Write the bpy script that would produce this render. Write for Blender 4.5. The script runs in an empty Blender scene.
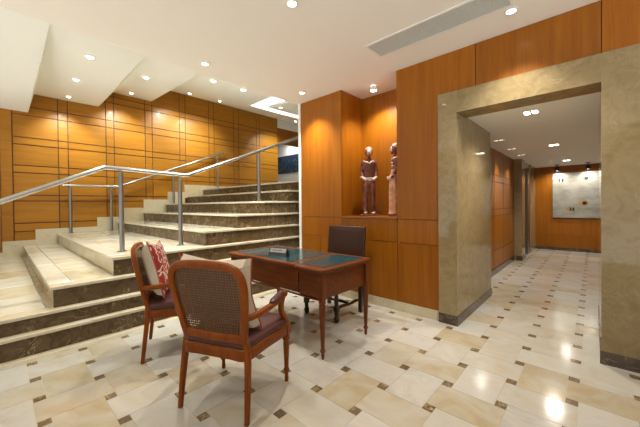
import bpy, bmesh, math, random
from mathutils import Vector, Matrix
R = math.radians
random.seed(7)
C = bpy.context.scene.collection
SC = bpy.context.scene

# ------------------------------------------------------------------ camera
def make_camera():
    yaw, pit, rol = R(42.676), R(-.646), R(-.612)
    f0 = Vector((-math.sin(yaw), math.cos(yaw), 0)); r0 = Vector((math.cos(yaw), math.sin(yaw), 0)); u0 = Vector((0, 0, 1))
    f = f0*math.cos(pit) + u0*math.sin(pit); u = -f0*math.sin(pit) + u0*math.cos(pit)
    rr = r0*math.cos(rol) + u*math.sin(rol); uu = -r0*math.sin(rol) + u*math.cos(rol)
    cd = bpy.data.cameras.new('camera'); cd.sensor_width = 36; cd.lens = 295.9/640*36
    cd.shift_y = -(213.5-208.15)/640; cd.clip_start = .02
    co = bpy.data.objects.new('camera', cd); C.objects.link(co)
    m = Matrix((rr, uu, -f)).transposed().to_4x4(); m.translation = (0, 0, 1.25)
    co.matrix_world = m; SC.camera = co
make_camera()

# ------------------------------------------------------------------ world, exposure
w = bpy.data.worlds.new('world'); SC.world = w; w.use_nodes = True
bg = w.node_tree.nodes['Background']; bg.inputs[1].default_value = 1.0
# the rest of the lobby around the scene: floor glow below added to light the ceiling, dimmer walls and ceiling above
_t = w.node_tree; _c = _t.nodes.new('ShaderNodeTexCoord'); _s = _t.nodes.new('ShaderNodeSeparateXYZ'); _r = _t.nodes.new('ShaderNodeValToRGB')
_m = _t.nodes.new('ShaderNodeMath'); _m.operation = 'MULTIPLY_ADD'; _m.inputs[1].default_value = .5; _m.inputs[2].default_value = .5
_t.links.new(_c.outputs['Generated'], _s.inputs[0]); _t.links.new(_s.outputs[2], _m.inputs[0]); _t.links.new(_m.outputs[0], _r.inputs[0]); _t.links.new(_r.outputs[0], bg.inputs[0])
_r.color_ramp.elements[0].position = .36; _r.color_ramp.elements[0].color = (2.0, 1.92, 1.8, 1)
_r.color_ramp.elements[1].position = .56; _r.color_ramp.elements[1].color = (.2, .185, .16, 1)
SC.view_settings.view_transform = 'Standard'; SC.view_settings.look = 'None'
SC.view_settings.gamma = 1; SC.view_settings.use_curve_mapping = False
SC.view_settings.exposure = 0.4
WARM = (1.0, .93, .83); NEUTRAL = (.97, 1.0, .95)
LAMP_W = 80

# ------------------------------------------------------------------ materials
def nt(name):
    m = bpy.data.materials.new(name); m.use_nodes = True
    t = m.node_tree; b = t.nodes['Principled BSDF']
    return m, t, b
def N(t, kind, **kw):
    n = t.nodes.new(kind)
    for k, v in kw.items(): setattr(n, k, v)
    return n
def math_n(t, op, a, b=None):
    n = N(t, 'ShaderNodeMath', operation=op)
    for i, v in enumerate((a, b)):
        if v is None: continue
        if isinstance(v, (int, float)): n.inputs[i].default_value = v
        else: t.links.new(v, n.inputs[i])
    return n.outputs[0]
def ramp(t, fac, stops, interp='LINEAR'):
    n = N(t, 'ShaderNodeValToRGB'); e = n.color_ramp.elements; n.color_ramp.interpolation = interp
    while len(e) < len(stops): e.new(.5)
    for el, (p, c) in zip(e, stops): el.position = p; el.color = (*c, 1)
    t.links.new(fac, n.inputs[0]); return n.outputs[0]
def mix(t, fac, a, b, mode='MIX'):
    n = N(t, 'ShaderNodeMix', data_type='RGBA', blend_type=mode)
    for s, v in ((n.inputs[0], fac), (n.inputs[6], a), (n.inputs[7], b)):
        if isinstance(v, (int, float)): s.default_value = v
        elif isinstance(v, tuple): s.default_value = (*v, 1)
        else: t.links.new(v, s)
    return n.outputs[2]
def coords(t, scale=(1, 1, 1), island=0.0, kind='Object'):
    tc = N(t, 'ShaderNodeTexCoord'); mp = N(t, 'ShaderNodeMapping'); mp.inputs[3].default_value = scale
    src = tc.outputs[kind]
    if island:
        g = N(t, 'ShaderNodeNewGeometry'); k = math_n(t, 'MULTIPLY', g.outputs['Random Per Island'], island)
        cx = N(t, 'ShaderNodeCombineXYZ')
        for i in range(3): t.links.new(k, cx.inputs[i])
        ad = N(t, 'ShaderNodeVectorMath', operation='ADD'); t.links.new(src, ad.inputs[0]); t.links.new(cx.outputs[0], ad.inputs[1]); src = ad.outputs[0]
    t.links.new(src, mp.inputs[0]); return mp.outputs[0]
def noise(t, vec, scale, detail=4, rough=.5, dist=0):
    n = N(t, 'ShaderNodeTexNoise'); n.inputs['Scale'].default_value = scale; n.inputs['Detail'].default_value = detail
    n.inputs['Roughness'].default_value = rough; n.inputs['Distortion'].default_value = dist
    t.links.new(vec, n.inputs['Vector']); return n.outputs[0]
def plain(name, col, rough=.5, metal=0, coat=0, var=.06, spec=.5):
    m, t, b = nt(name); b.inputs['Base Color'].default_value = (*col, 1); b.inputs['Roughness'].default_value = rough
    b.inputs['Metallic'].default_value = metal; b.inputs['Specular IOR Level'].default_value = spec; b.inputs['Coat Weight'].default_value = coat
    v = noise(t, coords(t), 9, 3)
    t.links.new(mix(t, v, tuple(c*(1-var) for c in col), tuple(min(1, c*(1+var)) for c in col)), b.inputs['Base Color'])
    return m
def emit(name, col, s):
    m, t, b = nt(name); b.inputs['Base Color'].default_value = (.9, .9, .9, 1)
    b.inputs['Emission Color'].default_value = (*col, 1); b.inputs['Emission Strength'].default_value = s
    return m
def wood(name, dark, light, grain=(12, 12, .8), rough=.32, island=20., tint=.16, coat=.25, spec=.3):
    m, t, b = nt(name)
    v = coords(t, grain, island)
    n1 = noise(t, v, 1.4, 6, .6, .6); n2 = noise(t, v, 9, 3, .6)
    k = math_n(t, 'ADD', math_n(t, 'MULTIPLY', n1, .75), math_n(t, 'MULTIPLY', n2, .25))
    col = ramp(t, k, [(.32, dark), (.68, light)])
    g = N(t, 'ShaderNodeNewGeometry')
    f = ramp(t, g.outputs['Random Per Island'], [(0, (1-tint,)*3), (1, (1, 1, 1))])
    t.links.new(mix(t, 1.0, col, f, 'MULTIPLY'), b.inputs['Base Color'])
    b.inputs['Roughness'].default_value = rough; b.inputs['Coat Weight'].default_value = coat; b.inputs['Coat Roughness'].default_value = .12; b.inputs['Specular IOR Level'].default_value = spec
    return m
def marble(name, tones, vein, vscale=2.2, rough=.12, vein_w=.03, vein_amt=.6, island=30., tscale=1.6, spec=.5):
    m, t, b = nt(name)
    v = coords(t, (1, 1, 1), island)
    n1 = noise(t, v, tscale, 5, .62, 1.2)
    st = [(.25+.5*i/(len(tones)-1), c) for i, c in enumerate(tones)]
    g = N(t, 'ShaderNodeNewGeometry')
    k = math_n(t, 'ADD', math_n(t, 'MULTIPLY', n1, .62), math_n(t, 'MULTIPLY', g.outputs['Random Per Island'], .38))
    col = ramp(t, k, st)
    n2 = noise(t, v, vscale, 6, .6, 1.6)
    d = math_n(t, 'ABSOLUTE', math_n(t, 'SUBTRACT', n2, .5))
    vm = ramp(t, d, [(0, (1, 1, 1)), (vein_w, (0, 0, 0))])
    n3 = noise(t, v, vscale*.9, 2)
    vm2 = math_n(t, 'MULTIPLY', math_n(t, 'MULTIPLY', vm, ramp(t, n3, [(.45, (0, 0, 0)), (.62, (1, 1, 1))])), vein_amt)
    t.links.new(mix(t, vm2, col, vein), b.inputs['Base Color'])
    b.inputs['Roughness'].default_value = rough; b.inputs['Specular IOR Level'].default_value = spec
    return m
def fabric_pattern(name):
    m, t, b = nt(name)
    v = coords(t, (1, .2, 1))
    n = noise(t, v, 18, 0, .4, .2)
    d = math_n(t, 'ABSOLUTE', math_n(t, 'SUBTRACT', n, .5))
    k = ramp(t, d, [(.05, (.66, .56, .45)), (.065, (.27, .022, .016))])
    t.links.new(k, b.inputs['Base Color']); b.inputs['Roughness'].default_value = .9
    return m
M = {}
M['ceiling'] = plain('painted_ceiling', (.85, .81, .75), .75, var=.012)
M['soffit'] = plain('painted_soffit', (.84, .86, .83), .7, var=.012)
M['white'] = plain('white_paint', (.82, .80, .75), .6)
M['panel'] = wood('wall_wood', (.25, .073, .003), (.37, .127, .006), (14, 14, .7), .36, coat=.05)
M['panel_left'] = wood('stair_wall_wood', (.35, .138, .007), (.46, .198, .016), (1.2, .7, 12), .38, coat=.04)
M['groove'] = plain('wood_groove', (.10, .03, .008), .6)
M['floor_tile'] = marble('floor_marble', [(.39, .32, .20), (.44, .395, .30), (.47, .445, .38), (.50, .485, .435), (.41, .40, .365)], (.55, .40, .22), 3., .13, .05, .3, 30., 3.2)
M['insert'] = marble('brown_insert_marble', [(.075, .050, .028), (.17, .12, .07), (.11, .078, .045)], (.5, .38, .2), 14., .14, .05, .8, 30., 14)
M['grout'] = plain('tile_joint', (.42, .34, .23), .6)
M['cream'] = marble('cream_marble', [(.48, .37, .20), (.58, .48, .30), (.64, .57, .41), (.60, .53, .37)], (.55, .38, .2), 3., .14, .04, .35, 20., 2.6)
M['tread'] = marble('pale_tread_marble', [(.54, .43, .25), (.64, .56, .40), (.68, .64, .51), (.70, .67, .56), (.62, .58, .46)], (.55, .40, .2), 3., .12, .04, .35, 20., 2.6)
M['brown'] = marble('brown_stair_marble', [(.040, .023, .009), (.070, .043, .019), (.14, .096, .050), (.085, .054, .026)], (.55, .45, .26), 6.5, .16, .022, .7, 20., 11, .3)
M['beige'] = marble('beige_portal_marble', [(.17, .122, .050), (.255, .188, .088), (.315, .242, .125), (.24, .177, .085)], (.50, .42, .28), 4.5, .06, .014, .35, 0., 8)
M['darkbase'] = marble('dark_skirting_marble', [(.03, .02, .014), (.07, .048, .034), (.11, .08, .06)], (.4, .33, .26), 9., .12, .03, .6, 0., 10)
M['steel'] = plain('brushed_steel', (.46, .46, .45), .27, 1.0)
M['steel_dark'] = plain('steel_post', (.30, .295, .28), .32, 1.0)
M['chair_wood'] = wood('chair_wood', (.15, .031, .003), (.28, .070, .006), (16, 16, 3), .3, 5, .12, .05, .15)
M['desk_wood'] = wood('desk_wood', (.095, .022, .004), (.19, .050, .009), (3, 26, 26), .28, 12, .2, .08, .2)
M['desk_leg'] = wood('desk_leg_wood', (.11, .027, .006), (.19, .052, .012), (20, 20, 3), .28, 5, .1, .08, .2)
M['dark_wood'] = wood('dark_wood', (.012, .005, .003), (.03, .012, .007), (16, 16, 3), .3, 5, .1, .4)
M['leather'] = plain('brown_leather', (.088, .032, .028), .36, spec=.25)
M['dark_leather'] = plain('dark_brown_leather', (.046, .020, .012), .34, spec=.3)
M['teal'] = plain('teal_leather', (.012, .055, .070), .12)
M['cane'] = plain('woven_cane', (.105, .043, .012), .7)
M['brass'] = plain('brass_nails', (.50, .32, .09), .4, .5)
M['linen'] = plain('beige_linen', (.60, .53, .40), .9)
M['pattern'] = fabric_pattern('red_coral_pattern')
M['piping'] = plain('red_piping', (.36, .07, .05), .8)
M['black'] = plain('black_plastic', (.012, .012, .012), .4)
M['silver_card'] = plain('silver_card', (.30, .30, .295), .4, .3)
M['ink'] = plain('dark_ink', (.08, .08, .08), .6)
M['lens'] = emit('lamp_lens', (1, .93, .80), 9)
M['lens_dim'] = emit('lamp_lens_off', (1, .9, .8), .6)
M['cove'] = emit('cove_glow', (.84, .95, 1.0), 1.3)
M['chrome'] = plain('chrome', (.75, .75, .75), .15, 1.0)
M['white_metal'] = plain('white_metal', (.78, .77, .74), .4)
M['grille'] = plain('grey_grille', (.62, .63, .59), .5)
M['gap'] = plain('shadow_gap', (.30, .29, .26), .8)
def statue_mat(name, base, light, thr):
    m, t, b = nt(name); v = coords(t)
    n = noise(t, v, 14, 5, .65)
    t.links.new(ramp(t, n, [(thr, base), (thr+.13, light)]), b.inputs['Base Color']); b.inputs['Roughness'].default_value = .55
    return m
M['carved'] = statue_mat('carved_red_wood', (.13, .030, .016), (.26, .09, .055), .48)
M['carved_pale'] = statue_mat('carved_pale_wood', (.50, .22, .11), (.68, .40, .25), .45)
M['chalk'] = statue_mat('chalk_paint', (.40, .24, .20), (.72, .62, .56), .40)
def art_metal():
    m, t, b = nt('silver_art_metal'); v = coords(t, (1.4, 1, 3))
    n = noise(t, v, 2.2, 5, .6)
    t.links.new(ramp(t, n, [(.35, (.27, .26, .22)), (.6, (.40, .39, .345))]), b.inputs['Base Color'])
    b.inputs['Metallic'].default_value = .35; b.inputs['Roughness'].default_value = .4
    return m
M['art'] = art_metal()
M['rust'] = plain('rust_halo', (.36, .22, .10), .6)
def blue_art():
    m, t, b = nt('blue_painting'); v = coords(t, (1, 1, 1))
    n = noise(t, v, 5, 6, .7)
    t.links.new(ramp(t, n, [(.35, (.008, .016, .035)), (.55, (.022, .05, .09)), (.72, (.13, .22, .30))]), b.inputs['Base Color'])
    b.inputs['Roughness'].default_value = .4
    return m
M['blueart'] = blue_art()

# ------------------------------------------------------------------ mesh builder
def catmull(pts, n=6, closed=False):
    pts = [Vector(p) for p in pts]; out = []; L = len(pts)
    rng = range(L if closed else L-1)
    for i in rng:
        p1, p2 = pts[i], pts[(i+1) % L]
        p0 = pts[i-1] if (closed or i > 0) else p1*2-p2
        p3 = pts[(i+2) % L] if (closed or i+2 < L) else p2*2-p1
        for k in range(n):
            t = k/n
            out.append(.5*((2*p1)+(p2-p0)*t+(2*p0-5*p1+4*p2-p3)*t*t+(3*p1-p0-3*p2+p3)*t**3))
    if not closed: out.append(pts[-1])
    return out
class MB:
    def __init__(s): s.v = []; s.f = []; s.m = []; s.isl = []
    def add(s, vs, fs, mi=0):
        o = len(s.v); s.isl.append((o, len(vs), len(s.f), len(fs), mi)); s.v += [tuple(v) for v in vs]
        for f in fs: s.f.append(tuple(i+o for i in f)); s.m.append(mi)
        return s
    def box(s, a, b, mi=0):
        x0, x1 = sorted((a[0], b[0])); y0, y1 = sorted((a[1], b[1])); z0, z1 = sorted((a[2], b[2]))
        return s.add([(x0,y0,z0),(x1,y0,z0),(x1,y1,z0),(x0,y1,z0),(x0,y0,z1),(x1,y0,z1),(x1,y1,z1),(x0,y1,z1)],
              [(3,2,1,0),(4,5,6,7),(0,1,5,4),(1,2,6,5),(2,3,7,6),(3,0,4,7)], mi)
    def prism(s, poly, z0, z1, mi=0):
        n = len(poly)
        vs = [(x, y, z0) for x, y in poly] + [(x, y, z1) for x, y in poly]
        fs = [tuple(range(n-1, -1, -1)), tuple(range(n, 2*n))] + [(i, (i+1) % n, n+(i+1) % n, n+i) for i in range(n)]
        return s.add(vs, fs, mi)
    def sweep(s, path, sec, mi=0, up=(0, 0, 1), closed=False, scales=None):
        # sec: list of (side, up) offsets
        P = [Vector(p) for p in path]; n = len(P); k = len(sec); vs = []; up = Vector(up)
        for i, p in enumerate(P):
            a = P[(i-1) % n] if (closed or i > 0) else P[i]
            b = P[(i+1) % n] if (closed or i < n-1) else P[i]
            t = (b-a).normalized(); sd = t.cross(up)
            if sd.length < 1e-4: sd = t.cross(Vector((1, 0, 0)))
            sd.normalize(); uu = sd.cross(t).normalized()
            q = scales[i] if scales else 1
            if not isinstance(q, tuple): q = (q, q)
            vs += [p+sd*(x*q[0])+uu*(y*q[1]) for x, y in sec]
        fs = []
        for i in range(n if closed else n-1):
            j = (i+1) % n
            for c in range(k): d = (c+1) % k; fs.append((i*k+c, i*k+d, j*k+d, j*k+c))
        if not closed: fs += [tuple(range(k-1, -1, -1)), tuple((n-1)*k+c for c in range(k))]
        return s.add(vs, fs, mi)
    def tube(s, path, r, seg=12, mi=0, closed=False, scales=None, up=(0, 0, 1)):
        return s.sweep(path, [(r*math.cos(2*math.pi*i/seg), r*math.sin(2*math.pi*i/seg)) for i in range(seg)], mi, up, closed, scales)
    def lathe(s, prof, c=(0, 0, 0), seg=20, mi=0, loop=False):
        vs = []; n = len(prof)
        for r, z in prof:
            for i in range(seg):
                a = 2*math.pi*i/seg; vs.append((c[0]+r*math.cos(a), c[1]+r*math.sin(a), c[2]+z))
        fs = [(i*seg+j, i*seg+(j+1) % seg, (i+1)*seg+(j+1) % seg, (i+1)*seg+j) for i in range(n-1) for j in range(seg)]
        if loop: fs += [((n-1)*seg+j, (n-1)*seg+(j+1) % seg, (j+1) % seg, j) for j in range(seg)]
        else: fs += [tuple(range(seg-1, -1, -1)), tuple((n-1)*seg+j for j in range(seg))]
        return s.add(vs, fs, mi)
    def ball(s, c, r, seg=10, rings=6, mi=0, sc=(1, 1, 1)):
        vs = [(c[0], c[1], c[2]-r*sc[2])]
        for i in range(1, rings):
            th = math.pi*i/rings
            for j in range(seg):
                a = 2*math.pi*j/seg
                vs.append((c[0]+r*sc[0]*math.sin(th)*math.cos(a), c[1]+r*sc[1]*math.sin(th)*math.sin(a), c[2]-r*sc[2]*math.cos(th)))
        vs.append((c[0], c[1], c[2]+r*sc[2])); fs = []
        for j in range(seg): fs.append((0, 1+(j+1) % seg, 1+j))
        for i in range(rings-2):
            for j in range(seg): fs.append((1+i*seg+j, 1+i*seg+(j+1) % seg, 1+(i+1)*seg+(j+1) % seg, 1+(i+1)*seg+j))
        e = len(vs)-1; b0 = 1+(rings-2)*seg
        for j in range(seg): fs.append((b0+j, b0+(j+1) % seg, e))
        return s.add(vs, fs, mi)
    def build(s, name, mats, parent=None, bevel=0, smooth=True, subsurf=0, solid=0, seg=2):
        me = bpy.data.meshes.new(name); me.from_pydata(s.v, [], s.f)
        if not isinstance(mats, (list, tuple)): mats = [mats]
        for m in mats: me.materials.append(m)
        me.polygons.foreach_set('material_index', s.m)
        bm = bmesh.new(); bm.from_mesh(me); bmesh.ops.recalc_face_normals(bm, faces=bm.faces); bm.to_mesh(me); bm.free()
        if smooth:
            me.polygons.foreach_set('use_smooth', [True]*len(me.polygons)); me.set_sharp_from_angle(angle=R(38))
        o = bpy.data.objects.new(name, me); C.objects.link(o)
        if parent: o.parent = parent
        if solid: md = o.modifiers.new('thickness', 'SOLIDIFY'); md.thickness = solid; md.offset = 1
        if bevel:
            md = o.modifiers.new('bevel', 'BEVEL'); md.width = bevel; md.segments = seg; md.limit_method = 'ANGLE'; md.angle_limit = R(40)
        if subsurf: md = o.modifiers.new('subsurf', 'SUBSURF'); md.levels = md.render_levels = subsurf
        return o
def rsec(w, h, r=.3, n=3):
    r *= min(w, h); out = []
    for cx, cy, a0 in ((w/2-r, h/2-r, 0), (-w/2+r, h/2-r, 90), (-w/2+r, -h/2+r, 180), (w/2-r, -h/2+r, 270)):
        for k in range(n): a = R(a0+90*k/(n-1)); out.append((cx+r*math.cos(a), cy+r*math.sin(a)))
    return out
def thing(name, label, cat, loc=(0, 0, 0), rz=0, group=None):
    o = bpy.data.objects.new(name, None); C.objects.link(o); o.location = loc; o.rotation_euler = (0, 0, rz)
    o.empty_display_size = .1
    return tag(o, label, cat, group)
def tag(o, label, cat, group=None):
    o['label'] = label; o['category'] = cat
    if group: o['group'] = group
    return o
def struct(o): o['kind'] = 'structure'; return o
def copy_tree(root, label):
    r = root.copy(); C.objects.link(r); r['label'] = label
    for ch in list(root.children):
        c = ch.copy(); C.objects.link(c); c.parent = r
        for g in ch.children:
            d = g.copy(); C.objects.link(d); d.parent = c
    return r

# ================================================================== SETTING
YW, CE = 3.159, 2.803            # portal wall plane, main ceiling
XL = -7.925                      # panelled wall beside the stairs
# floor: oblong tiles in alternating directions round small dark squares
fl = MB(); P = .321; GX, GY = -.418, 2.408; h = .0315; g = .0012
fl.box((-3.56, -2.2, -.06), (2.6, 10.2, -.0015), 2)
X0, X1, Y0, Y1 = -3.42, 2.6, -2.2, 10.0
def tile(x0, x1, y0, y1, mi):
    x0, x1, y0, y1 = max(x0, X0), min(x1, X1), max(y0, Y0), min(y1, Y1)
    if x1-x0 < .004 or y1-y0 < .004: return
    fl.box((x0+g, y0+g, -.004), (x1-g, y1-g, 0), mi)
for i in range(-11, 11):
    for j in range(-16, 26):
        x, y = GX+i*P, GY+j*P
        if x > 2.6 or x < -3.8: continue
        a = (i+1) % 2 == j % 2
        if a: tile(x-h, x+P+h, y+h, y+P-h, 0)
        else: tile(x+h, x+P-h, y-h, y+P+h, 0)
        tile(x-h, x+h, y-h, y+h, 1)
y = Y0
while y < 4.5:
    fl.box((-3.50, y+g, -.004), (X0-g, min(y+.6, 4.5)-g, 0), 3); y += .6
struct(fl.build('floor', [M['floor_tile'], M['insert'], M['grout'], M['cream']], smooth=False))

# main ceiling
struct(MB().box((-3.36, -2.2, CE), (2.6, 3.75, CE+.12)).build('ceiling', M['ceiling'], smooth=False))
# ceiling pieces over the stairs, climbing in folds towards the panelled wall
XE = -3.36
def soffit_z(x, zk): return CE+(zk-CE)*(XE-x)/(XE-XL)
so = MB()
zs = [3.07, 3.44, 3.82, 4.2]; ye = [(-2.2, .315), (.315, 1.05), (1.05, 1.62), (1.62, None)]; yw_ = [(-2.2, .403), (.49, 1.5), (1.77, 2.567), (2.986, None)]
for k in range(3):
    (a0, a1), (b0, b1), z = ye[k], yw_[k], zs[k]
    so.add([(XE, a0, CE), (XE, a1, CE), (XL, b1, z), (XL, b0, z)], [(0, 1, 2, 3)])
    so.add([(XE, a1, CE), (XL, b1, z), (XL, yw_[k+1][0], zs[k+1])], [(0, 1, 2)])
def s4(x, y): return (x, y, soffit_z(x, 4.2))
hole = [(-3.42, 2.70), (-5.97, 4.04), (-5.55, 5.26), (-4.95, 7.0), (-3.42, 7.0)]     # light tray opening
so.add([s4(XE, 1.62), s4(XE, 2.69), *[s4(*q) for q in hole], s4(XE, 7.02), s4(XE, 9.5), s4(XL, 9.5), s4(XL, 2.986)], [tuple(range(11))])
struct(so.build('ceiling_left', M['soffit'], smooth=False))
def s4u(x, y, d): q = s4(x, y); return (q[0], q[1], q[2]+d)
def slab(m, poly, d0, d1, o=Vector((0, 0, 0))):
    n = len(poly); vs = [Vector(s4u(x, y, d))-o for d in (d0, d1) for x, y in poly]
    return m.add(vs, [tuple(range(n-1, -1, -1)), tuple(range(n, 2*n))]+[(i, (i+1) % n, n+(i+1) % n, n+i) for i in range(n)])
struct(slab(MB(), [(-3.40, 2.5), (-6.5, 3.9), (-6.5, 7.2), (-3.40, 7.2)], .052, .08).build('ceiling_tray', M['soffit'], smooth=False))
struct(slab(MB(), [(-3.43, 3.09), (-5.30, 4.10), (-5.16, 4.9), (-4.9, 7.1), (-3.43, 7.1)], .030, .051).build('trim_4', M['soffit'], smooth=False))
cv = thing('cove_light', 'glowing cool white light cove in the ceiling tray above the top of the stairs', 'ceiling light', s4u(-5.8, 4.2, .045))
for poly in ([(-6.25, 4.24), (-5.33, 4.08), (-5.19, 4.9), (-4.93, 7.1), (-6.25, 7.1)], [(-6.25, 4.22), (-3.43, 2.76), (-3.43, 3.05), (-5.33, 4.06)]):
    slab(MB(), poly, .045, .0515, Vector(cv.location)).build('light_strip', M['cove'], cv, smooth=False)

# panelled wall beside the stairs: wide and narrow boards, grooves between
wl = MB(); wl.box((XL-.16, -2.2, -.1), (XL-.012, 6.5, 4.35), 1)
vy = [.184, .83, .982, 1.63, 1.78, 2.412, 2.567, 3.222, 3.372, 4.022, 4.176, 4.80, 4.97, 5.62, 5.735, 6.5]
hz = [-.1, .804, .96, 1.382, 1.494, 1.92, 2.057, 2.452, 2.591, 3.016, 3.18, 3.58, 3.72, 4.35]
for a, b in zip(vy, vy[1:]):
    for c, d in zip(hz, hz[1:]): wl.box((XL-.02, a+.009, c+.010), (XL, b-.009, d-.010), 0)
wl.box((XL-.02, .03, -.1), (XL+.012, .176, 4.35), 0); wl.box((XL-.02, -2.2, -.1), (XL, .02, 4.35), 0)
struct(wl.build('wall_left', [M['panel_left'], M['groove']], smooth=False))

# niche and portal wall: wooden panels on a white backing wall
wr = MB(); NX0, NX1, NB, NZ = -2.507, -1.684, 3.66, 1.095
wr.box((-3.345, YW+.012, 0), (NX0-.02, YW+.30, 4.3), 2)
wr.box((NX0-.02, YW+.012, 0), (NX1+.02, YW+.45, NZ-.03), 2)
wr.box((NX1+.02, YW+.012, 0), (-1.19, YW+.30, 2.9), 2); wr.box((-1.19, YW+.012, 2.38), (2.6, YW+.30, 2.9), 2)
wr.box((.26, YW+.012, 0), (2.6, YW+.30, 2.4), 2)
wr.box((-3.345, YW-.008, 0), (-3.298, YW+.012, CE), 2)
G = .0035
def pan(x0, x1, z0, z1, y0=YW, y1=None): wr.box((x0+G, y0, z0+G), (x1-G, y1 or y0+.016, z1-G), 0)
pan(-3.298, NX0, 1.075, CE)                                     # tall board left of the niche
pan(-3.298, NX0, .80, 1.075); pan(NX0, NX1, .80, 1.072); pan(NX1, -1.195, .80, 1.072)
pan(-3.298, -2.9, .105, .80); pan(-2.9, -2.148, .105, .80); pan(-2.148, NX1, .105, .80); pan(NX1, -1.195, .105, .80)
_L = [(NX1+G, 1.072+G), (-1.195-G, 1.072+G), (-1.195-G, 2.387+G), (-.838-G, 2.387+G), (-.838-G, CE-G), (NX1+G, CE-G)]
wr.add([(x, y, z) for y in (YW, YW+.016) for x, z in _L], [tuple(range(6)), tuple(range(11, 5, -1))]+[(i, (i+1) % 6, 6+(i+1) % 6, 6+i) for i in range(6)], 0)
pan(-.838, .05, 2.387, CE); pan(.05, .95, 2.387, CE); pan(.95, 2.6, 2.387, CE)
pan(.27, 1.4, .105, 2.387); pan(1.4, 2.6, .105, 2.387)
wr.box((NX1+.02, YW+.010, .1), (-1.19, YW+.0125, CE), 1); wr.box((-3.29, YW+.010, .1), (NX0, YW+.0125, CE), 1); wr.box((NX0, YW+.010, .1), (NX1, YW+.0125, 1.06), 1); wr.box((-1.19, YW+.010, 2.385), (2.6, YW+.0125, CE), 1)
wr.box((NX0-.018, YW+.004, 1.075), (NX0, NB+.02, CE), 0)        # niche lining
wr.box((NX1, YW+.004, 1.075), (NX1+.018, NB+.02, CE), 0)
wr.box((NX0, NB, 1.075), (NX1, NB+.02, CE), 0)
wr.box((NX0+.001, YW-.012, 1.072), (NX1-.001, NB, NZ), 0)                # sill
def pick(isl):
    vs = wr.v[isl[0]:isl[0]+isl[1]]; mx = max(v[0] for v in vs); mn = min(v[0] for v in vs); top = max(v[2] for v in vs)
    if mx < NX0+.005: return 'wall_niche_left'
    if mn > NX1-.005: return 'wall_right'
    return 'wall_niche_base' if top < 1.2 else 'wall_niche'
sub = {}
for isl in wr.isl:
    o, nv, f0, nf, mi = isl
    sub.setdefault(pick(isl), MB()).add(wr.v[o:o+nv], [tuple(i-o for i in f) for f in wr.f[f0:f0+nf]], mi)
for nm, mb in sub.items(): struct(mb.build(nm, [M['panel'], M['groove'], M['white']], smooth=False))
struct(MB().box((-3.345, YW+.30, 0), (-3.22, 9.5, 4.3)).build('wall_stairs', M['white'], smooth=False))
bb = MB(); x = -3.30
while x < -1.2:
    x1 = min(x+.52, -1.2); bb.box((x+.001, YW-.012, 0), (x1-.001, YW+.012, .105)); x = x1
struct(bb.build('baseboard_right', M['cream'], smooth=False))

# stone portal
po = MB(); YF = YW-.02; ZL, ZT = 2.169, 2.387
po.box((-1.197, YF, 0), (-1.012, 4.5, ZT)); po.box((.048, YF, 0), (.27, 4.5, ZT)); po.box((-1.0125, YF, ZL), (.0485, 3.42, ZT))
struct(po.build('trim_1', M['beige'], smooth=False))
sk = MB(); q = .007
sk.box((-1.197-.002, YF-q, 0), (-1.012+q, YF, .10)); sk.box((-1.012, YF, 0), (-1.012+q, 4.5+q, .10))
sk.box((.048-q, YF-q, 0), (.27+.002, YF, .10)); sk.box((.048-q, YF, 0), (.048, 4.5+q, .10))
struct(sk.build('baseboard_portal', M['darkbase'], smooth=False))

# corridor behind the portal
XC, YB, CC = -1.261, 9.88, 2.19
cw = MB(); cw.box((XC-.15, 4.5, 0), (XC-.012, 8.0, CC), 1); cw.box((XC-.15, 4.44, 0), (-1.19, 4.5, CC), 1)
cy = [4.5, 5.03, 5.75, 5.86, 6.55, 7.2, 7.6]; cz = [.10, .42, 1.02, 1.14, 1.62, 1.74, CC]
for a, b in zip(cy, cy[1:]):
    for c, d in zip(cz, cz[1:]): cw.box((XC-.02, a+.008, c+.006), (XC, b-.008, d-.006), 0)
struct(cw.build('wall_corridor', [M['panel'], M['groove']], smooth=False))
struct(MB().box((XC, 4.5+.008, 0), (XC+.012, 7.59, .10)).build('baseboard_corridor', M['darkbase'], smooth=False))
struct(MB().box((XC-.15, 7.6, 0), (-1.115, 7.98, CC)).box((XC-.15, 8.95, 0), (-1.14, YB, CC)).build('trim_2', M['beige'], smooth=False))
struct(MB().box((-1.124-.1, 7.592, 0), (-1.107, 7.988, .10)).build('baseboard_column', M['darkbase'], smooth=False))
struct(MB().box((XC-.55, 7.98, 0), (XC-.40, 8.95, CC)).build('wall_recess', M['white'], smooth=False))
cb = MB(); cb.box((-1.9, YB+.012, 0), (1.4, YB+.12, CC), 1)
for a, b in ((-1.14, -.915), (-.915, .2), (.2, .9)):
    for c, d in ((.07, .40), (.40, 2.10), (2.10, CC)): cb.box((a+.003, YB, c+.003), (b-.003, YB+.02, d-.003), 0)
struct(cb.build('wall_back', [M['panel'], M['groove']], smooth=False))
struct(MB().box((-1.14, YB-.012, 0), (.9, YB, .07)).build('baseboard_back', M['darkbase'], smooth=False))
struct(MB().box((.9, 4.5, 0), (1.02, YB, CC)).box((.2, 4.5, 0), (1.0, 4.6, CC)).build('wall_corridor_side', M['beige'], smooth=False))
struct(MB().box((-1.41, 3.42, CC), (1.1, YB+.1, CC+.1)).box((-1.9, 7.5, CC), (-1.411, YB+.1, CC+.1)).build('ceiling_corridor', M['ceiling'], smooth=False))

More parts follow.
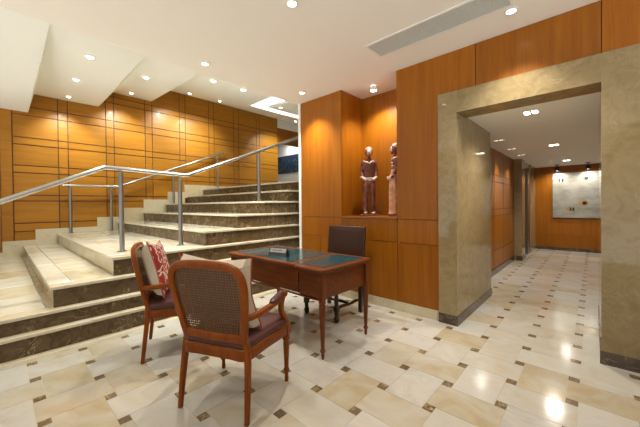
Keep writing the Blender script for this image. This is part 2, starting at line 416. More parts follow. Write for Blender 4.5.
# upper landing seen past the end of the panelled wall
struct(MB().box((-13, 9.5, 1.4), (-3.2, 9.62, 4.7)).build('wall_far', M['white'], smooth=False))
struct(MB().box((-13, 6.5, 4.2), (XL-.16, 9.5, 4.3)).build('ceiling_far', M['soffit'], smooth=False))
struct(MB().box((XL-.16, 6.5, 3.90), (XL-.005, 9.5, 4.5)).build('trim_5', M['white'], smooth=False))
struct(MB().box((XL-.16, 6.5, 3.40), (XL, 9.5, 3.90)).build('trim_3', M['panel'], smooth=False))
struct(MB().box((-13, 6.5, 1.5), (XL-.16, 9.5, 1.72)).build('floor_far', M['cream'], smooth=False))

struct(MB().box((-13.1, 6.4, 1.4), (-13, 9.6, 4.6)).box((-13, 6.38, 1.4), (XL-.16, 6.5, 4.6)).build('wall_far_light_block', M['white'], smooth=False))  # unseen walls added to keep world light out of the far room

# ================================================================== STAIRCASE
A0, RS, NO = .335, .197, .025
lev = [(-3.482, -2.2, .186), (-3.535, -2.2, A0)]
xs = [-3.59, -3.645, -3.70, -3.755, -3.81, -3.865, -3.93]; ys = [.298, .778, 1.801, 2.323, 2.837, 3.372, 3.80]
for k in range(7): lev.append((xs[k], ys[k], A0+(k+1)*RS))
stair = thing('staircase', 'broad marble staircase with brown risers and cream treads wrapping round its corner', 'staircase', (0, 0, 0))
zprev = 0; YEND = 6.4; nxt = [l[1] for l in lev[1:]]+[YEND]
for k, (xk, yk, zk) in enumerate(lev):
    front = xk-NO; near = yk+(NO if yk > -2 else 0); T = .032
    end = YEND if k >= 1 else 5.0
    back = XL if k else -3.9
    # riser: the brown stone faces; the faces towards the lower landing are cream on the first flight
    ri = MB(); b0 = XL+.021 if k else -3.85
    ri.box((front-.03, near, zprev), (front, end, zk-T), 0)
    if yk > -2: ri.box((b0, near, zprev), (front-.03, near+.03, zk-T), 1)
    side = M['cream'] if k in (2, 3) else M['brown']
    if k in (2, 3): ri.m[-6:] = [1]*6
    r = ri.build('step', [M['brown'], side], stair, smooth=False)
    td = MB()
    ty0 = yk if yk > -2 else -2.2
    # front border slab and field slabs
    bw = .17
    td.box((xk-bw, ty0, zk-T), (xk, end, zk), 0)
    if k == 0: td.box((-3.9, ty0, zk-T), (xk-bw-.001, end, zk), 0)
    else:
        ty1 = end
        if k == 8: ty1 = 9.5
        yy = ty0; first = True
        while yy < ty1-.01:
            st = bw if first and yk > -2 else .31
            y2 = min(yy+st, ty1); xx = xk-bw-.0015
            while xx > b0+.01:
                x2 = max(b0, xx-(1.3 if first and yk > -2 else .62)); td.box((x2+.001, yy+.001, zk-T), (xx-.001, y2-.001, zk), 0); xx = x2
            first = False; yy = y2
            if k < 8 and yy > nxt[k]+.5: break
    td.build('tread', M['tread'], r, bevel=.007, smooth=False)
    zprev = zk
# stepped skirting along the panelled wall
sk = MB(); SX = XL+.02
yl = [-2.2, .03, .47, 1.44, 1.85, 2.35, 2.9, 3.32, 6.4]
for k in range(8):
    zt = A0+k*RS+.105
    sk.box((XL+.001, yl[k], A0+(k-1)*RS-.05), (SX, yl[k+1], zt))
struct(sk.build('baseboard_left', M['cream'], smooth=False))

# ================================================================== HANDRAILS
def handrail(label, x, path, posts, r):
    t = thing('handrail', label, 'handrail', (x, posts[0][0], posts[0][1]), group='stair handrails')
    o = Vector(t.location)
    MB().tube([Vector((x, y, z))-o for y, z in path], r, 16).build('rail', M['steel'], t)
    for y, z, zt in posts:
        c = Vector((x, y, z))-o
        p = MB().lathe([(.026, 0), (.026, zt-z-.065), (.020, zt-z-.06), (.020, zt-z-.045), (.011, zt-z-.04), (.011, zt-z-r*.5)], c, 16).build('post', M['steel_dark'], t)
        MB().lathe([(.052, 0), (.052, .006), (.045, .010)], c, 20).build('base_flange', M['steel'], p)
ZC, ZF, ZH = A0+2*RS, A0+5*RS, A0+7*RS
handrail('near brushed steel handrail along the open front side of the stairs', -4.02,
         [(-.9, .872), (.0, 1.306), (.80, 1.692), (.83, 1.695), (1.70, 1.664), (1.73, 1.668), (3.9, 2.545)],
         [(.962, ZC, 1.69), (1.628, ZC, 1.665), (2.89, ZF, 2.135)], .024)
handrail('far steel handrail running close to the panelled wall of the stairs', -7.80,
         [(.86, 1.695), (.90, 1.695), (1.80, 1.70), (1.83, 1.71), (4.45, 2.80)],
         [(.985, ZC, 1.695), (1.68, ZC, 1.70), (3.0, ZF, 2.2), (4.2, ZH, 2.7)], .024)

# ================================================================== CEILING LAMPS
def spot(parent, loc, rot, power, col, size=125, blend=.9, rad=.03, name='bulb'):
    ld = bpy.data.lights.new(name, 'SPOT'); ld.energy = power; ld.color = col; ld.spot_size = R(size); ld.spot_blend = blend; ld.shadow_soft_size = rad
    lo = bpy.data.objects.new(name, ld); C.objects.link(lo); lo.parent = parent; lo.location = loc; lo.rotation_euler = rot
    return lo
def downlight(x, y, z, label, power=LAMP_W, col=WARM, slope=0, r=.033, on=True, size=100, tilt=0, bulge=0):
    t = thing('ceiling_light', label, 'ceiling light', (x, y, z), group='recessed ceiling lights'); t.rotation_euler = (0, slope, 0)
    MB().lathe([(r, -.001), (r*1.5, -.001), (r*1.5, -.006), (r*1.1, -.011), (r, -.008)], seg=24, loop=True).build('trim_ring', M['white_metal'], t)
    MB().lathe([(.001, -.003), (r*.98, -.003), (r*.98, -.0055), (r*.8, -.0065-bulge*.55), (r*.4, -.0072-bulge*.92), (.001, -.0075-bulge)], seg=24).build('lamp_glass', M['lens' if on else 'lens_dim'], t)
    if on: spot(t, (0, 0, -.035-bulge), (0, tilt, 0), power, col, size)
downlight(-1.70, 1.55, CE, 'round recessed ceiling light nearest the camera, at the top edge of the picture')
downlight(-3.106, 1.546, CE, 'recessed light at the edge of the flat ceiling before the stairs')
downlight(-2.95, 2.86, CE, 'recessed light close above the wooden wall left of the statue niche', 110)
downlight(-.485, 2.83, CE, 'recessed light beside the end of the long ceiling air vent', 70)
downlight(2.0, .8, CE, 'added unseen fill light over the open floor to the right, outside the picture', 50)  # unseen lamp added to brighten the foreground
downlight(-.4, -.6, CE, 'added unseen fill light over the floor behind the viewer, outside the picture', 50)  # extra lamp put in behind the viewer as foreground fill
downlight(-2.3, -.7, CE, 'added unseen fill light over the floor at the lower left, outside the picture', 50)  # invented lamp, fills the lower left foreground with light
sl = lambda zk: math.atan2(zk-CE, XE-XL)
for x, y, zk, lab, pw in (
    (-4.021, .696, 3.44, 'nearest of the three lights on the second fold of the stair ceiling', 95),
    (-5.464, .779, 3.44, 'middle of the three lights on the second fold of the stair ceiling', 95),
    (-7.25, .92, 3.44, 'light on the second fold of the stair ceiling closest to the panelled wall', 75),
    (-4.678, 1.448, 3.82, 'light on the third fold of the stair ceiling farther from the stair wall', 95),
    (-7.055, 1.90, 3.82, 'light on the third fold of the stair ceiling closest to the panelled wall', 100),
    (-6.9, 3.05, 4.2, 'light washing the panelled wall, leftmost on the highest ceiling fold', 105),
    (-3.60, 1.90, 4.2, 'light on the highest ceiling fold just past the flat ceiling edge', 90),
    (-6.75, 3.72, 4.2, 'light on the highest ceiling fold before the glowing tray, near the panelled wall', 105),
    (-3.56, 2.32, 4.2, 'second light along the flat ceiling edge over the stairs', 90),
    (-6.7, 6.2, 4.2, 'small light beyond the glowing tray at the end of the panelled wall', 120)):
    downlight(x, y, soffit_z(x, zk)-.001, lab, pw, NEUTRAL, sl(zk), .036, True, 84 if 'panelled' in lab or 'washing' in lab else 100, R(30) if 'panelled' in lab or 'washing' in lab else 0, .022)
downlight(-4.65, 3.90, soffit_z(-4.65, 4.2)+.028, 'light set inside the glowing ceiling tray', 20, NEUTRAL, sl(4.2), .05)
def cluster(x, y, label, power, on=True):
    t = thing('ceiling_light', label, 'ceiling light', (x, y, CC), group='corridor ceiling fittings')
    MB().box((-.07, -.07, -.008), (.07, .07, -.001)).build('housing', M['white_metal' if on else 'chrome'], t, bevel=.004)
    for i in (-1, 1):
        for j in (-1, 1):
            MB().lathe([(.001, -.0085), (.024, -.0085), (.024, -.011), (.001, -.013)], (i*.034, j*.034, 0), 16).build('lamp_glass', M['lens' if on else 'lens_dim'], t)
    if on: spot(t, (0, 0, -.04), (0, 0, 0), power, (1, .93, .84), 150, 1, .08)
cluster(-.471, 3.75, 'bright four lamp fitting just inside the stone portal', 75)
cluster(-.465, 6.146, 'bright ceiling fitting halfway down the corridor', 80)
cluster(-.43, 8.6, 'bright ceiling fitting at the far end of the corridor, before the metal artwork', 80)
for y, lab in ((5.077, 'dim square fitting near the corridor wood wall, closest to the portal'), (6.05, 'dim square fitting near the corridor wood wall, middle of three'), (6.963, 'dim square fitting near the corridor wood wall, closest to the stone column')):
    t = thing('ceiling_light', lab, 'ceiling light', (-1.035, y, CC), group='dim corridor fittings')
    MB().box((-.07, -.05, -.008), (.07, .05, -.001)).build('housing', M['chrome'], t, bevel=.003)
    for i in (-1, 1): MB().lathe([(.001, -.0085), (.028, -.0085), (.028, -.011), (.001, -.013)], (i*.032, 0, 0), 14).build('lamp_glass', M['lens_dim'], t)
    spot(t, (0, 0, -.03), (0, R(16), 0), 22, WARM, 62, .7, .02)
for x, lab in ((-.66, 'left picture spotlight hanging from the ceiling before the metal artwork'), (-.084, 'right picture spotlight hanging from the ceiling before the metal artwork')):
    t = thing('picture_spotlight', lab, 'spotlight', (x, 9.5, CC), group='picture spotlights')
    MB().lathe([(.05, -.001), (.05, -.012), (.012, -.016), (.012, -.05)], seg=16).build('mount', M['black'], t)
    hd = MB().lathe([(.025, -.05), (.045, -.055), (.045, -.155), (.038, -.155), (.038, -.07), (.02,-.06)], seg=16, loop=True).build('lamp_head', M['black'], t)
    MB().lathe([(.001, -.147), (.036, -.147), (.036, -.151), (.001, -.152)], seg=16).build('lamp_glass', M['lens'], hd)
    spot(t, (0, 0, -.18), (R(24), 0, 0), 20, WARM, 150, .8, .03)
# niche spotlight
t = thing('niche_spotlight', 'small surface mounted spotlight on the ceiling above the statue niche', 'spotlight', (-2.10, 3.33, CE))
MB().lathe([(.045, -.001), (.045, -.012), (.016, -.016), (.016, -.03)], seg=18).build('mount', M['white_metal'], t)
hd = MB().lathe([(.03, -.028), (.045, -.034), (.048, -.075), (.042, -.075), (.040, -.045), (.02,-.04)], seg=18, loop=True).build('lamp_head', M['white_metal'], t)
MB().lathe([(.001, -.066), (.039, -.066), (.039, -.070), (.001, -.072)], seg=18).build('lamp_glass', M['lens'], hd)
spot(t, (0, 0, -.10), (R(12), 0, 0), 55, WARM, 120, .8, .03)
# cool light of the upper landing room
t = thing('ceiling_panel_light', 'bright flat ceiling panel light in the room beyond the top of the stairs', 'ceiling light', (-10.4, 9.0, 4.2))
MB().box((-.5, -.35, -.02), (.5, .35, -.001)).build('diffuser', emit('panel_glow', (.95, .98, 1), 1.6), t, bevel=.005)
ld = bpy.data.lights.new('panel_bulb', 'AREA'); ld.shape = 'RECTANGLE'; ld.size = .9; ld.size_y = .6; ld.energy = 10; ld.color = (.95, .97, 1)
lo = bpy.data.objects.new('panel_bulb', ld); C.objects.link(lo); lo.parent = t; lo.location = (0, -.0, -.05)

# ceiling air vent
t = thing('air_vent', 'long white slatted air conditioning grille in the flat ceiling', 'air vent', (-1.05, 2.605, CE))
L_, W_ = .60, .15
f = MB(); f.box((-L_, -W_, -.010), (L_, -W_+.02, -.001)); f.box((-L_, W_-.02, -.010), (L_, W_, -.001)); f.box((-L_, -W_+.02, -.010), (-L_+.02, W_-.02, -.001)); f.box((L_-.02, -W_+.02, -.010), (L_, W_-.02, -.001))
f.build('frame', M['white_metal'], t, bevel=.002)
MB().box((-L_+.02, -W_+.02, -.003), (L_-.02, W_-.02, -.001)).build('backing', M['gap'], t, smooth=False)
s = MB()
for i in range(13):
    y = -W_+.03+i*(2*W_-.06)/12; s.box((-L_+.02, y-.0045, -.008), (L_-.02, y+.0045, -.004))
s.build('slats', M['grille'], t, smooth=False)

# ================================================================== WRITING DESK
DX, DY = -2.262, 2.07; DZ = .737
desk = thing('writing_desk', 'polished brown wooden writing desk with teal leather insets and tapered legs', 'desk', (DX, DY, 0))
HX, HY = .715, .345
def top_outline(e):
    c = .035
    return [(-HX-e+c, -HY-.03-e), (-.395-.012, -HY-.03-e), (-.375, -HY-e), (.375, -HY-e), (.395+.012, -HY-.03-e), (HX+e-c, -HY-.03-e), (HX+e, -HY-.03-e+c), (HX+e, HY+e-c), (HX+e-c, HY+e), (-HX-e+c, HY+e), (-HX-e, HY+e-c), (-HX-e, -HY-.03-e+c)]
MB().prism(top_outline(0), DZ-.028, DZ).build('desk_top', M['desk_wood'], desk, bevel=.009, seg=3)
MB().prism(top_outline(-.018), DZ-.045, DZ-.0285).build('moulding', M['desk_wood'], desk, bevel=.004)
for a, b in ((-HX+.06, -.375), (-.315, .255), (.315, HX-.06)):
    MB().box((a, -HY+.06, DZ-.004), (b, HY-.06, DZ+.0012)).build('leather_inset', M['teal'], desk, smooth=False)
ap = MB(); ZB = .478
ap.box((-.655, -.295, ZB), (.655, .30, DZ-.0455))
ap.build('apron', M['desk_wood'], desk, bevel=.003)
for a, b, d in ((-.648, -.395, .025), (-.365, .365, .008), (.395, .648, .025)):
    dr = MB().box((a, -.295-d, ZB+.006), (b, -.296, DZ-.05)).build('drawer_front', M['desk_wood'], desk, bevel=.004)
MB().box((-.66, -.325, ZB-.012), (.66, -.297, ZB-.0005)).build('bead_moulding', M['desk_leg'], desk, bevel=.004)
LP = [(.0305, ZB), (.0315, ZB-.02), (.024, ZB-.03), (.0285, ZB-.045), (.028, ZB-.07), (.0155, .10), (.014, .085), (.022, .075), (.022, .062), (.013, .05), (.015, .03), (.011, 0)]
for sx in (-1, 1):
    for sy in (-1, 1):
        l = MB(); c = (sx*.655, -.312 if sy < 0 else .305, 0)
        l.lathe(LP[::-1], c, 20)
        l.box((c[0]-.026, c[1]-.026, ZB+.001), (c[0]+.026, c[1]+.026, DZ-.046)); l.build('leg', M['desk_leg'], desk)
# name sign
sg = thing('desk_sign', 'small black triangular desk sign with a silver printed face', 'sign', (-2.36, 1.93, DZ+.0012), R(14))
sg.scale = (1.1, 1.1, 1.1)
p = MB(); p.add([(-.10, -.035, 0), (.10, -.035, 0), (.10, .035, 0), (-.10, .035, 0), (-.10, .004, .07), (.10, .004, .07)], [(3, 2, 1, 0), (0, 1, 5, 4), (1, 2, 5), (2, 3, 4, 5), (3, 0, 4)])
p.build('body', M['black'], sg, smooth=False)
def onface(u, v, e): return (u, -.035+.039*v-.874*e, .07*v+.486*e)
fp = MB(); fp.add([onface(-.090, .42, .001), onface(.090, .42, .001), onface(.090, .92, .001), onface(-.090, .92, .001)], [(0, 1, 2, 3)])
fc = fp.build('printed_face', M['silver_card'], sg, smooth=False)
tx = MB(); u = -.062
for i, wd in enumerate((.016, .010, .022, .012, .018, .024)):
    if i == 3: u += .008
    tx.add([onface(u, .62, .0018), onface(u+wd-.004, .62, .0018), onface(u+wd-.004, .74, .0018), onface(u, .74, .0018)], [(0, 1, 2, 3)]); u += wd
tx.build('lettering', M['ink'], fc, smooth=False)

# ================================================================== CANE ARMCHAIRS
def back_y(z): return -.222-.20*(z-.42)
RO = [(.207, .455), (.220, .54), (.236, .64), (.247, .72), (.251, .79), (.239, .853), (.203, .893), (.13, .911), (0, .917)]
def make_armchair(label):
    t = thing('armchair', label, 'chair')
    W = M['chair_wood']; wd = .036
    hoop = [(-x, z) for x, z in RO] + [(x, z) for x, z in RO[-2::-1]]
    path = catmull([(x, back_y(z), z) for x, z in hoop], 5)
    bf = MB().sweep(path, rsec(.047, .034, .35), up=(0, 1, .2)).sweep([(-.212, back_y(.475), .475), (0, back_y(.475)-.008, .472), (.212, back_y(.475), .475)], rsec(.028, .056, .3))
    bfo = bf.build('back_frame', W, t)
    cn = MB(); zin = lambda x: max(z for z in [RO[-1][1]-.02-.0]) 
    pr = [(x-.014, z-.012*(z > .8)) for x, z in RO]
    fine = catmull([(x, 0, z) for x, z in pr], 8)
    def wid(z):
        b = 0
        for a, c in zip(fine, fine[1:]):
            if min(a.z, c.z) <= z <= max(a.z, c.z) and abs(c.z-a.z) > 1e-6: b = max(b, a.x+(c.x-a.x)*(z-a.z)/(c.z-a.z))
        return b
    zz = .495; k = 0
    while zz < .897:
        x = wid(zz)
        if x > .02:
            n = 8; pts = [(-x+2*x*i/n, back_y(zz)-.010*(1-(1-2*i/n)**2)+.001*(k % 2), zz) for i in range(n+1)]
            cn.sweep(pts, [(-.0009, -.0044), (.0009, -.0044), (.0009, .0044), (-.0009, .0044)])
        zz += .0160; k += 1
    for i in range(-13, 14):
        x = i*.0172; zt = .492; zq = .492
        while zq < .90:
            if wid(zq) >= abs(x): zt = zq
            zq += .004
        lo = next((q for q in [.492+.004*j for j in range(60)] if wid(q) >= abs(x)), None)
        if lo is None or zt-lo < .03: continue
        xr = wid(.72); bow = lambda z: -.010*(1-(x/max(wid(z), abs(x)+.001))**2)
        pts = [(x, back_y(lo+(zt-lo)*j/6)+bow(lo+(zt-lo)*j/6)+.0015*((i % 2)*2-1)*.5, lo+(zt-lo)*j/6) for j in range(7)]
        cn.sweep(pts, [(-.0046, -.0009), (.0046, -.0009), (.0046, .0009), (-.0046, .0009)], up=(0, 1, .2))
    cn.build('cane_panel', M['cane'], bfo, smooth=False)
    # seat rail and cushion
    plan = [(-.215, -.222), (-.245, -.05), (-.275, .17), (-.255, .215), (-.12, .240), (0, .248), (.12, .240), (.255, .215), (.275, .17), (.245, -.05), (.215, -.222), (.1, -.232), (-.1, -.232)]
    pl = catmull([(x, y, 0) for x, y in plan], 5, True)
    rail = MB().sweep([(p.x, p.y, .378) for p in pl], rsec(.030, .066, .25), closed=True)
    ro_ = rail.build('seat_rail', W, t)
    cu = MB(); n = len(pl); rings = [(1.0, .409), (1.028, .420), (1.03, .438), (.98, .458), (.85, .472), (.5, .482), (.02, .484)]
    vs = [(p.x*s_, p.y*s_+.0, z) for s_, z in rings for p in pl]
    fs = [(a*n+i, a*n+(i+1) % n, (a+1)*n+(i+1) % n, (a+1)*n+i) for a in range(len(rings)-1) for i in range(n)]
    cu.add(vs, fs+[tuple(range(n-1, -1, -1)), tuple((len(rings)-1)*n+i for i in range(n))])
    cuo = cu.build('seat_cushion', M['leather'], t)
    nl = MB(); dens = catmull([(x*1.052, y*1.055, 0) for x, y in plan], 12, True)
    for p in dens: nl.ball((p.x*.985, p.y*.985, .412), .0034, 6, 4)
    nl.build('nail_trim', M['brass'], cuo)
    for sx in (-1, 1):
        # rear leg, raked
        lp = [(sx*.240, -.262, 0), (sx*.236, -.245, .16), (sx*.228, -.226, .34), (sx*.215, -.222, .44), (sx*.208, back_y(.50), .50)]
        MB().sweep(catmull(lp, 4), rsec(.036, .038, .25), up=(0, 1, 0), scales=[.70+.30*min(1, i/9) for i in range(17)]).build('leg', W, t)
        pr_ = [(.012, 0), (.015, .02), (.012, .05), (.014, .065), (.021, .075), (.021, .088), (.0145, .098), (.0165, .15), (.0225, .275), (.019, .290), (.026, .300), (.026, .312), (.022, .318), (.028, .345)]
        MB().lathe(pr_, (sx*.268, .197, 0), 18).box((sx*.268-.027, .170, .343), (sx*.268+.027, .224, .405)).build('leg', W, t)
        ap_ = catmull([(sx*.232, back_y(.60)+.005, .600), (sx*.268, -.16, .606), (sx*.290, -.02, .622), (sx*.288, .08, .638), (sx*.280, .145, .645), (sx*.276, .170, .628)], 5)
        arm = MB().sweep(ap_, rsec(.040, .036, .4)).build('armrest', W, t)
        pp = catmull([(sx*.289, -.05, .636), (sx*.290, .03, .650), (sx*.285, .115, .662)], 5)
        MB().sweep(pp, rsec(.048, .034, .48, 4), scales=[.6, .85]+[1]*7+[.85, .6]).build('arm_pad', M['leather'], arm)
        sp = catmull([(sx*.276, .152, .634), (sx*.268, .128, .575), (sx*.265, .138, .51), (sx*.270, .190, .44), (sx*.270, .212, .395)], 5)
        MB().sweep(sp, rsec(.036, .036, .35), up=(0, 1, 0)).build('arm_support', W, t)
    return t
ch1 = make_armchair('cane back wooden armchair nearest the camera, seen from behind')
ch1.location = (-1.771, 1.082, 0); ch1.rotation_euler.z = R(23.4)
ch2 = copy_tree(ch1, 'cane back wooden armchair by the marble steps holding the red patterned cushion')
ch2.location = (-2.749, 1.093, 0); ch2.rotation_euler.z = R(-24.1)
for c_ in (ch1, ch2): c_['group'] = 'armchairs before the desk'

def cushion(label, S=.236, T=.072):
    t = thing('cushion', label, 'cushion', group='armchair cushions')
    n = 16
    def pt(i, j, sgn):
        u, v = -1+2*i/n, -1+2*j/n
        d = (max(0, (1-u**4))*max(0, (1-v**4)))**.42
        pin = 1-.03*(1-max(abs(u), abs(v))**2)-.15*(1-min(abs(u), abs(v))**1.6)*max(abs(u), abs(v))**3
        return (u*S*pin, (T*.55*d if sgn > 0 else -T*1.35*d), v*S*pin)
    for nm, sgn, mat in (('patterned_front', 1, M['pattern']), ('linen_back', -1, M['linen'])):
        m = MB(); m.add([pt(i, j, sgn) for j in range(n+1) for i in range(n+1)], [(j*(n+1)+i, j*(n+1)+i+1, (j+1)*(n+1)+i+1, (j+1)*(n+1)+i) for j in range(n) for i in range(n)])
        m.build(nm, mat, t)['label'] = 'red cover with white coral pattern' if sgn > 0 else 'plain beige linen back'
    per = [(0, n-j) for j in range(n)]+[(i, 0) for i in range(n)]+[(n, j) for j in range(n+1)]
    MB().tube([pt(i, j, 1) for i, j in per], .0048, 8, up=(0, 1, 0)).build('piping', M['piping'], t)
    return t
def seat_on(ch, cu, local, rx, rz=0, ry=0):
    m = Matrix.Translation(ch.location) @ Matrix.Rotation(ch.rotation_euler.z, 4, 'Z') @ Matrix.Translation(local) @ Matrix.Rotation(rz, 4, 'Z') @ Matrix.Rotation(rx, 4, 'X') @ Matrix.Rotation(ry, 4, 'Y')
    cu.matrix_world = m; cu.location, cu.rotation_euler = m.to_translation(), m.to_euler()
k1 = cushion('square cushion with beige linen back showing above the cane back of the nearest armchair', .25)
seat_on(ch1, k1, (-.004, -.160, .720), R(19), R(3), R(2.5))
k2 = cushion('red and white patterned square cushion leaning in the armchair by the steps')
seat_on(ch2, k2, (.01, -.140, .722), R(15), R(-4), R(-5))

# ================================================================== LEATHER DESK CHAIR
dc = thing('desk_chair', 'dark brown leather side chair with dark turned stretchers behind the desk', 'chair', (-2.225, 2.615, 0), R(180))
Dk = M['dark_wood']
for sx in (-1, 1):
    fr = MB().lathe([(.02, 0), (.03, .02), (.03, .05), (.02, .06), (.024, .10), (.02, .12)], (sx*.225, .205, 0), 16).lathe([(.018, .17), (.026, .22), (.020, .30), (.026, .36), (.02, .40)], (sx*.225, .205, 0), 16)
    fr.box((sx*.225-.024, .181, .115), (sx*.225+.024, .229, .175)).box((sx*.225-.024, .181, .395), (sx*.225+.024, .229, .425)).build('leg', Dk, dc)
    MB().box((sx*.24-.02, -.235, 0), (sx*.24+.02, -.195, .56)).build('leg', Dk, dc, bevel=.003)
    MB().tube([(sx*.228, .185, .145), (sx*.23, .12, .155), (sx*.233, 0, .140), (sx*.237, -.12, .155), (sx*.24, -.20, .145)], .015, 10, scales=[.8, 1.2, .9, 1.2, .8]).build('side_stretcher', Dk, dc)
MB().tube([(-.235, -.02, .140), (-.12, -.02, .15), (0, -.02, .140), (.12, -.02, .15), (.235, -.02, .140)], .015, 10, scales=[.8, 1.2, .9, 1.2, .8]).build('cross_stretcher', Dk, dc)
MB().box((-.25, -.235, .40), (.25, .23, .445)).build('seat_frame', Dk, dc, bevel=.004)
MB().box((-.26, -.20, .4455), (.26, .24, .495)).build('seat', M['dark_leather'], dc, bevel=.02, seg=4)
bk = MB(); n = 10
def bp(i, j, sg_):
    u, v = -1+2*i/n, j/n; z = .56+.425*v; y = -.235-.05*v; d = .018+.016*((1-u**4)*(1-(2*v-1)**4))**.5
    return (u*.275, y+sg_*d, z)
for sg_ in (1, -1): bk.add([bp(i, j, sg_) for j in range(n+1) for i in range(n+1)], [(j*(n+1)+i, j*(n+1)+i+1, (j+1)*(n+1)+i+1, (j+1)*(n+1)+i) for j in range(n) for i in range(n)])
m_ = (n+1)**2; per = [j*(n+1)+i for i, j in [(i, 0) for i in range(n)]+[(n, j) for j in range(n)]+[(n-i, n) for i in range(n)]+[(0, n-j) for j in range(n)]]
bk.f += [(a, b, b+m_, a+m_) for a, b in zip(per, per[1:]+per[:1])]; bk.m += [0]*len(per)
bk.build('backrest', M['dark_leather'], dc, bevel=.006)

# ================================================================== CARVED FIGURES
def skinned(name, verts, edges, radii, mat, parent, sub=2, root=0):
    me = bpy.data.meshes.new(name); me.from_pydata(verts, edges, []); o = bpy.data.objects.new(name, me); C.objects.link(o)
    md = o.modifiers.new('skin', 'SKIN'); md.use_smooth_shade = True
    for i, r in enumerate(radii):
        sv = me.skin_vertices[0].data[i]; sv.radius = r if isinstance(r, tuple) else (r, r); sv.use_root = i == root
    s2 = o.modifiers.new('sub', 'SUBSURF'); s2.levels = s2.render_levels = sub
    dg = bpy.context.evaluated_depsgraph_get(); ev = o.evaluated_get(dg)
    m2 = bpy.data.meshes.new_from_object(ev); m2.materials.clear(); m2.materials.append(mat)
    m2.polygons.foreach_set('use_smooth', [True]*len(m2.polygons))
    o.modifiers.clear(); o.data = m2; o.parent = parent
    return o
def figure(label, loc, rz, seated_robe):
    t = thing('carved_figure', label, 'statue', loc, rz, 'carved figures in the niche')
    # faces -y ; 0.93 m tall
    base = MB().prism([(-.12, -.10), (.12, -.10), (.12, .09), (-.12, .09)], 0, .022).build('plinth', M['carved'], t, bevel=.004)
    V = [(0, 0, .47), (0, .004, .56), (0, .006, .66), (0, .004, .735), (0, 0, .775), (0, -.006, .80),
         (-.048, 0, .44), (-.050, -.004, .24), (-.050, .004, .055), (-.052, -.05, .036),
         (.048, 0, .44), (.050, -.004, .24), (.050, .004, .055), (.052, -.05, .036),
         (-.078, .004, .715), (-.100, .010, .60), (-.090, -.044, .500), (-.030, -.088, .49),
         (.078, .004, .715), (.100, .010, .60), (.090, -.044, .500), (.030, -.088, .49)]
    Eg = [(0, 1), (1, 2), (2, 3), (3, 4), (4, 5), (0, 6), (6, 7), (7, 8), (8, 9), (0, 10), (10, 11), (11, 12), (12, 13), (3, 14), (14, 15), (15, 16), (16, 17), (3, 18), (18, 19), (19, 20), (20, 21)]
    Rd = [(.080, .052), (.074, .050), (.086, .054), (.070, .045), (.030, .030), (.030, .030),
          (.048, .048), (.040, .040), (.032, .032), (.024, .018), (.048, .048), (.040, .040), (.032, .032), (.024, .018),
          .034, .027, .022, .016, .034, .027, .022, .016]
    b = skinned('body', V, Eg, Rd, M['carved'], t)
    # head with nose, brow, chin and ears
    hd = MB(); hd.ball((0, -.012, .865), .055, 16, 12, sc=(.86, .98, 1.22)); hd.ball((0, -.066, .858), .012, 8, 6, sc=(.7, .9, 1.6)); hd.ball((0, -.046, .815), .024, 8, 6, sc=(1, .8, .8))
    hd.ball((-.048, -.004, .862), .014, 8, 6, sc=(.5, .9, 1.4)); hd.ball((.048, -.004, .862), .014, 8, 6, sc=(.5, .9, 1.4))
    hd = hd.build('head', M['carved'], b)
    fa = MB(); fa.ball((0, -.034, .862), .044, 14, 10, sc=(.86, .80, 1.15)); fa.ball((0, -.071, .858), .011, 8, 6, sc=(.7, .9, 1.5))
    fa.build('painted_face', M['chalk'], hd)
    for sx in (-1, 1): MB().ball((sx*.017, -.066, .872), .0075, 8, 6, sc=(1.2, .6, .7)).build('eye', M['carved'], hd)
    MB().ball((0, -.064, .834), .010, 8, 6, sc=(1.3, .6, .5)).build('mouth', M['carved'], hd)
    cp = MB(); cp.ball((0, -.004, .893), .050, 14, 10, sc=(.93, 1.0, .95)); cp.build('cap', M['chalk'], hd)
    # collar, forearms, hands with fingers
    skinned('collar', [(-.085, -.01, .735), (-.03, -.052, .728), (0, -.060, .700), (.03, -.052, .728), (.085, -.01, .735)], [(0, 1), (1, 2), (2, 3), (3, 4)], [.019, .014, .012, .014, .019], M['chalk'], b, 1, 2)
    for sx in (-1, 1):
        fo = skinned('forearm', [(sx*.097, -.008, .545), (sx*.088, -.054, .500), (sx*.035, -.094, .490)], [(0, 1), (1, 2)], [.027, .025, .019], M['chalk'], b, 1, 1)
        hm = MB(); hm.ball((sx*.022, -.100, .490), .020, 10, 8, sc=(1.1, .6, .9))
        for q_, (dz_, ln) in enumerate(((.013, .030), (.005, .035), (-.004, .033), (-.012, .026))):
            hm.tube(catmull([(sx*.010, -.108, .490+dz_), (-sx*.006, -.112, .488+dz_), (-sx*(ln-.010), -.106, .486+dz_)], 3), .0046, 6)
        hm.tube([(sx*.028, -.106, .502), (sx*.016, -.116, .510), (sx*.006, -.116, .508)], .0052, 6)
        hm.build('hand', M['chalk'], fo)
        fm = MB(); fm.ball((sx*.052, -.052, .040), .034, 10, 8, sc=(.8, 1.35, .55)); fm.build('foot', M['chalk'], b)
    if seated_robe:
        rb = MB(); n = 24; rings = []
        for z, rx, ry, cy_ in ((.035, .105, .085, -.01), (.15, .102, .082, -.012), (.30, .097, .078, -.018), (.42, .092, .072, -.02), (.52, .085, .066, -.014), (.60, .078, .060, -.004)):
            rings.append([(rx*math.cos(2*math.pi*i/n)*(1+.05*math.cos(6*2*math.pi*i/n)), cy_+ry*math.sin(2*math.pi*i/n)*(1+.05*math.cos(6*2*math.pi*i/n)), z) for i in range(n)])
        rb.add([v for r_ in rings for v in r_], [(a*n+i, a*n+(i+1) % n, (a+1)*n+(i+1) % n, (a+1)*n+i) for a in range(5) for i in range(n)])
        rb.build('robe', M['carved_pale'], b)
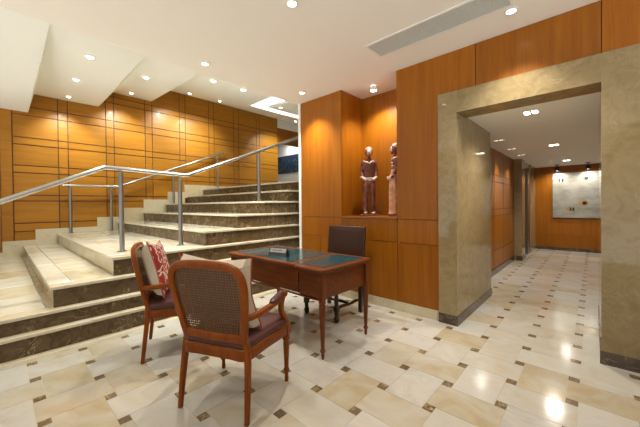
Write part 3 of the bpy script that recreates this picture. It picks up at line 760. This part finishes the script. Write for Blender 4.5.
        for z0 in (.64, .68): MB().ball((0, -.02, z0), .07, 14, 8, sc=(1.1, .62, .35)).build('necklace', M['chalk'], b)
    return t
figure('carved dark red standing figure with hands clasped and white face, left in the niche', (-2.255, 3.44, NZ), R(38), False)
figure('carved figure in a pale robe seen in profile at the right edge of the niche', (-1.86, 3.47, NZ), R(-62), True)

# ================================================================== CORRIDOR THINGS
ar = thing('wall_artwork', 'large silver metal wall panel with four dark pierced marks at corridor end', 'artwork', (-.775, YB-.001, .852))
MB().box((0, -.045, 0), (1.25, -.006, 1.15)).build('metal_sheet', M['art'], ar, bevel=.004)
MB().box((.05, -.006, .05), (1.2, 0, 1.1)).build('back_frame', M['black'], ar, smooth=False)
def disc(name, cx, cz, rx, rz_, mat, d0, d1, n=20):
    m = MB(); vs = [(cx+rx*math.cos(2*math.pi*i/n)*(1+.12*math.sin(3*i)), y, cz+rz_*math.sin(2*math.pi*i/n)*(1+.12*math.cos(2*i))) for y in (-d0, -d1) for i in range(n)]
    m.add(vs, [tuple(range(n)), tuple(range(2*n-1, n-1, -1))]+[(i, (i+1) % n, n+(i+1) % n, n+i) for i in range(n)])
    return m.build(name, mat, ar, smooth=False)
for rx, rz_, cx, cz in ((.055, .05, .65, .985), (.10, .075, .60, .375), (.085, .06, .36, .225)): disc('rust_mark', cx, cz, rx, rz_, M['rust'], .045, .0465)
for cx, cz, rx, rz_ in ((.14, .97, .015, .05), (.205, .965, .018, .052), (.66, .99, .035, .042), (.625, .375, .045, .04), (.36, .225, .014, .045), (.415, .218, .018, .042)): disc('pierced_mark', cx, cz, rx, rz_, M['black'], .0466, .055)
# lift opening at the end of the corridor
lf = thing('lift_door_frame', 'brushed steel lift door jamb behind the stone column in the corridor', 'door frame', (-1.2, 8.62, 0))
MB().box((-.14, 0, 0), (.055, .30, 2.05)).build('jamb', M['steel_dark'], lf, bevel=.006)
MB().box((-.15, -.6, 2.05), (.045, .30, CC-.002)).build('header', M['beige'], lf, smooth=False)
cp = thing('call_panel', 'narrow black lift call panel on the white recess wall', 'panel', (-1.66, 8.28, 1.0))
MB().box((0, -.05, 0), (.02, .05, .9)).build('plate', M['black'], cp, bevel=.004)
MB().lathe([(.015, 0), (.015, .008)], seg=14).build('button', M['chrome'], cp).matrix_local = Matrix.Translation((.02, 0, .45)) @ Matrix.Rotation(R(90), 4, 'Y')
# painting on the upper landing
pt_ = thing('painting', 'large dark blue painting on the white wall beyond the stair top', 'painting', (-10.85, 9.5, 2.82))
MB().box((-1.3, -.04, 0), (1.3, -.012, .80)).build('canvas', M['blueart'], pt_, smooth=False)
MB().box((-1.32, -.012, -.02), (1.32, 0, .82)).build('backing_frame', M['black'], pt_, smooth=False)
